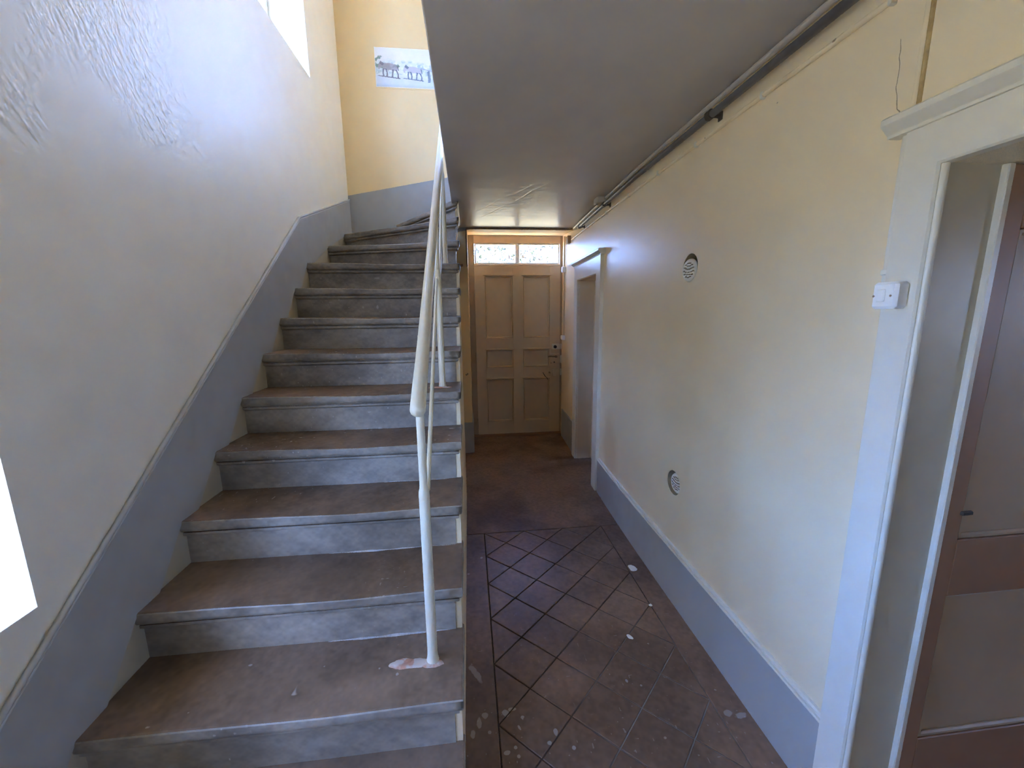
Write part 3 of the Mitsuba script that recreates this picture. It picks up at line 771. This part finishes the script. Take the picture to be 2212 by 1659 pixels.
# ------------------------------------------------------------------ flakes on the floor
def flake(px, py, rx, ry, h, seed, label, rot=0.0):
    q = floor_point(px, py)
    m = blob(0, 0, 0, rx, ry, h, seed, n=18, rings=3, amp=0.5)
    m.apply_transform(trimesh.transformations.rotation_matrix(rot, [0, 0, 1])); m.apply_translation((q[0], q[1], 0.0008))
    tag(obj('paint_flake', m, 'paint_white'), label, 'paint flake')
flake(1366, 1227, .022, .028, .004, 1, 'largest white paint flake on the floor near the right baseboard')
flake(1361, 1376, .010, .018, .003, 2, 'small white plaster flake in a tile joint in the middle of the floor', 0.6)
flake(1405, 1307, .009, .008, .003, 3, 'tiny white flake at the corner of a tile near the right border strip')

# ------------------------------------------------------------------ the print on the back wall
def inside(poly, x, y):
    c = np.zeros(x.shape, bool)
    j = len(poly) - 1
    for i in range(len(poly)):
        xi, yi = poly[i]; xj, yj = poly[j]
        c ^= ((yi > y) != (yj > y)) & (x < (xj - xi) * (y - yi) / (yj - yi + 1e-12) + xi)
        j = i
    return c
pic = thing('wall_print', 'unframed watercolour print of horses on a path on the yellow wall above the winding steps', 'picture')
PX0, PX1, PZ0, PZ1 = -0.705, -0.02, 3.452, 3.765
NX, NZ = 300, 140
uu, vv = np.meshgrid(np.linspace(0, 1, NX), np.linspace(0, 1, NZ))      # v up
def nz(f, s, o=4):
    return meshkit.fbm(np.stack([uu * f * 2.2, vv * f, np.full_like(uu, s)], -1), o)
img = np.ones((NZ, NX, 3)) * np.array([0.80, 0.79, 0.76])
img = img + (nz(4, 1)[..., None] - 0.5) * np.array([0.10, 0.09, 0.08])
def over(mask, col, a=1.0):
    global img
    m = (np.clip(mask, 0, 1) * a)[..., None]
    img = img * (1 - m) + np.array(col) * m
hills = np.clip((0.74 - 0.10 * uu + 0.10 * (nz(5, 2) - .5) - vv) * 12, 0, 1)
over(hills, (0.62, 0.70, 0.72), 0.55)
over(np.clip((nz(9, 3) - .48) * 6, 0, 1) * hills * (vv > 0.33), (0.36, 0.48, 0.52), 0.65)
over(np.clip((nz(12, 8) - .55) * 8, 0, 1) * hills * (vv > 0.33), (0.86, 0.87, 0.84), 0.7)
tree = np.clip((nz(9, 4) - .30 - np.abs(vv - 0.70) * 3.2 - uu * 1.1) * 7, 0, 1)
over(np.clip(tree * 1.5, 0, 1), (0.15, 0.24, 0.20), 0.9)
tree2 = np.clip((nz(11, 5) - .22 - np.abs(vv - 0.53) * 2.6 - np.maximum(0, uu - .05) * 1.15) * 7, 0, 1)
over(tree2, (0.16, 0.24, 0.17), 0.9)
road = np.clip((0.34 - 0.10 * uu - vv) * 25, 0, 1)
over(road, (0.62, 0.68, 0.76), 0.9)
over(road * np.clip((nz(7, 6) - .45) * 4, 0, 1), (0.70, 0.74, 0.80), 0.6)
over(road * np.clip((0.10 - vv) * 14, 0, 1), (0.45, 0.50, 0.55), 0.5)
def horse(ox, oy, s, body, leg):
    B = [(0.0, .60), (.10, .78), (.20, .74), (.50, .80), (.80, .76), (.92, .66), (.94, .48), (.86, .40), (.60, .42), (.34, .40), (.22, .52), (.12, .50), (.03, .34), (-.02, .42)]
    parts = [(B, body)]
    for a, b, c in ((.26, .22, .24), (.36, .42, .40), (.72, .68, .66), (.86, .95, .94)):
        parts.append(([(a - .05, .46), (a + .05, .46), (b + .035, .22), (c + .05, .02), (c - .04, .02), (b - .03, .22)], leg))
    parts.append(([(.90, .72), (.97, .66), (1.0, .42), (.95, .44)], leg))
    parts.append(([(.04, .70), (.12, .86), (.30, .72), (.20, .60), (.12, .66)], leg))
    parts.append(([(-.06, -.01), (1.06, -.03), (1.04, .04), (0, .04)], leg))
    for P, col in parts:
        over(inside([(ox + x * s, oy + y * s * 1.75 - x * s * .18) for x, y in P], uu, vv).astype(float), col, 0.85)
horse(0.04, 0.28, 0.26, (0.36, 0.33, 0.35), (0.15, 0.14, 0.18))
horse(0.36, 0.24, 0.24, (0.52, 0.50, 0.54), (0.13, 0.18, 0.26))
for x0 in (0.66, 0.745, 0.79):
    over(inside([(x0, .44), (x0 + .03, .47), (x0 + .045, .24), (x0 + .035, .16), (x0 + .005, .16), (x0 + .01, .25)], uu, vv).astype(float), (0.12, 0.18, 0.26), 0.8)
over(inside([(.58, .50), (.78, .42), (.78, .44), (.58, .53)], uu, vv).astype(float), (0.3, 0.34, 0.42), 0.7)
horse(0.84, 0.22, 0.15, (0.55, 0.55, 0.6), (0.2, 0.24, 0.32))
ex = np.minimum(np.minimum(uu * 2.2, (1 - uu) * 2.2), np.minimum(vv, 1 - vv))
over((ex < 0.012).astype(float), (0.86, 0.85, 0.82), 0.8)
img = np.clip(img, 0.03, 0.92)
gx, gz = PX0 + uu * (PX1 - PX0), PZ0 + vv * (PZ1 - PZ0)
V = np.stack([gx, np.full_like(gx, YB - .0025), gz], -1).reshape(-1, 3)
idx = np.arange(NX * NZ).reshape(NZ, NX)
q = np.stack([idx[:-1, :-1], idx[:-1, 1:], idx[1:, 1:], idx[1:, :-1]], -1).reshape(-1, 4)
F = np.vstack([q[:, [0, 1, 2]], q[:, [0, 2, 3]]])
scene[pic + '__image'] = mikit.ply(trimesh.Trimesh(V, F, process=False), 'print', True, color=img.reshape(-1, 3))
obj('mount', cbox(PX0 - .012, PX1 + .01, YB - .0018, YB + .001, PZ0 - .012, PZ1 + .010), 'paint_yellow', pic)

# ------------------------------------------------------------------ outside
struct('ground', cbox(-40, 40, -40, 60, -0.6, -0.31), 'ground_mat')
struct('ground_path', cbox(-3.5, 6.0, YB + 0.62, 7.7, -0.32, -0.03), 'gravel')
def tree_blob(name, c, rad, label, seed):
    m = trimesh.creation.icosphere(4, 1.0)
    v = np.array(m.vertices)
    k = 0.75 + 0.55 * meshkit.fbm(v * 2.6 + seed, 4)
    m.vertices = v * k[:, None] * np.array(rad) + np.array(c)
    t = thing(name, label, 'tree')
    obj('crown', m, 'dark_leaf', t, smooth=True)
    obj('trunk', tube([(c[0], c[1], -0.4), (c[0], c[1], c[2])], [0.22, 0.15], 12), 'oak', t)
tree_blob('added_evergreen_tree', (-6.6, -3.0, 2.5), (2.0, 2.0, 2.9), 'added unseen dark evergreen tree left of the house, blocking sky light at the lower window', 3.0)  # unseen tree, added to shape the window light on the right wall
N = 42000
c = np.stack([rng.uniform(-3.0, 5.5, N), 8.2 + rng.normal(0, .35, N), rng.uniform(-0.3, 4.6, N)], 1)
a = rng.normal(size=(N, 3)); a /= np.linalg.norm(a, axis=1, keepdims=True)
b = np.cross(a, rng.normal(size=(N, 3))); b /= np.linalg.norm(b, axis=1, keepdims=True)
L = rng.uniform(.022, .055, N)[:, None]; Wd = L * .38
cr = np.cross(a, b) * L * .12
V = np.stack([c - a * L, c + b * Wd + cr, c + a * L, c - b * Wd + cr], 1).reshape(-1, 3)
i4 = np.arange(N)[:, None] * 4
F = np.vstack([i4 + [0, 1, 2], i4 + [0, 2, 3]])
tag(obj('hedge', trimesh.Trimesh(V, F, process=False), 'leaf'), 'sunlit leafy hedge outside seen through the transom panes', 'hedge')
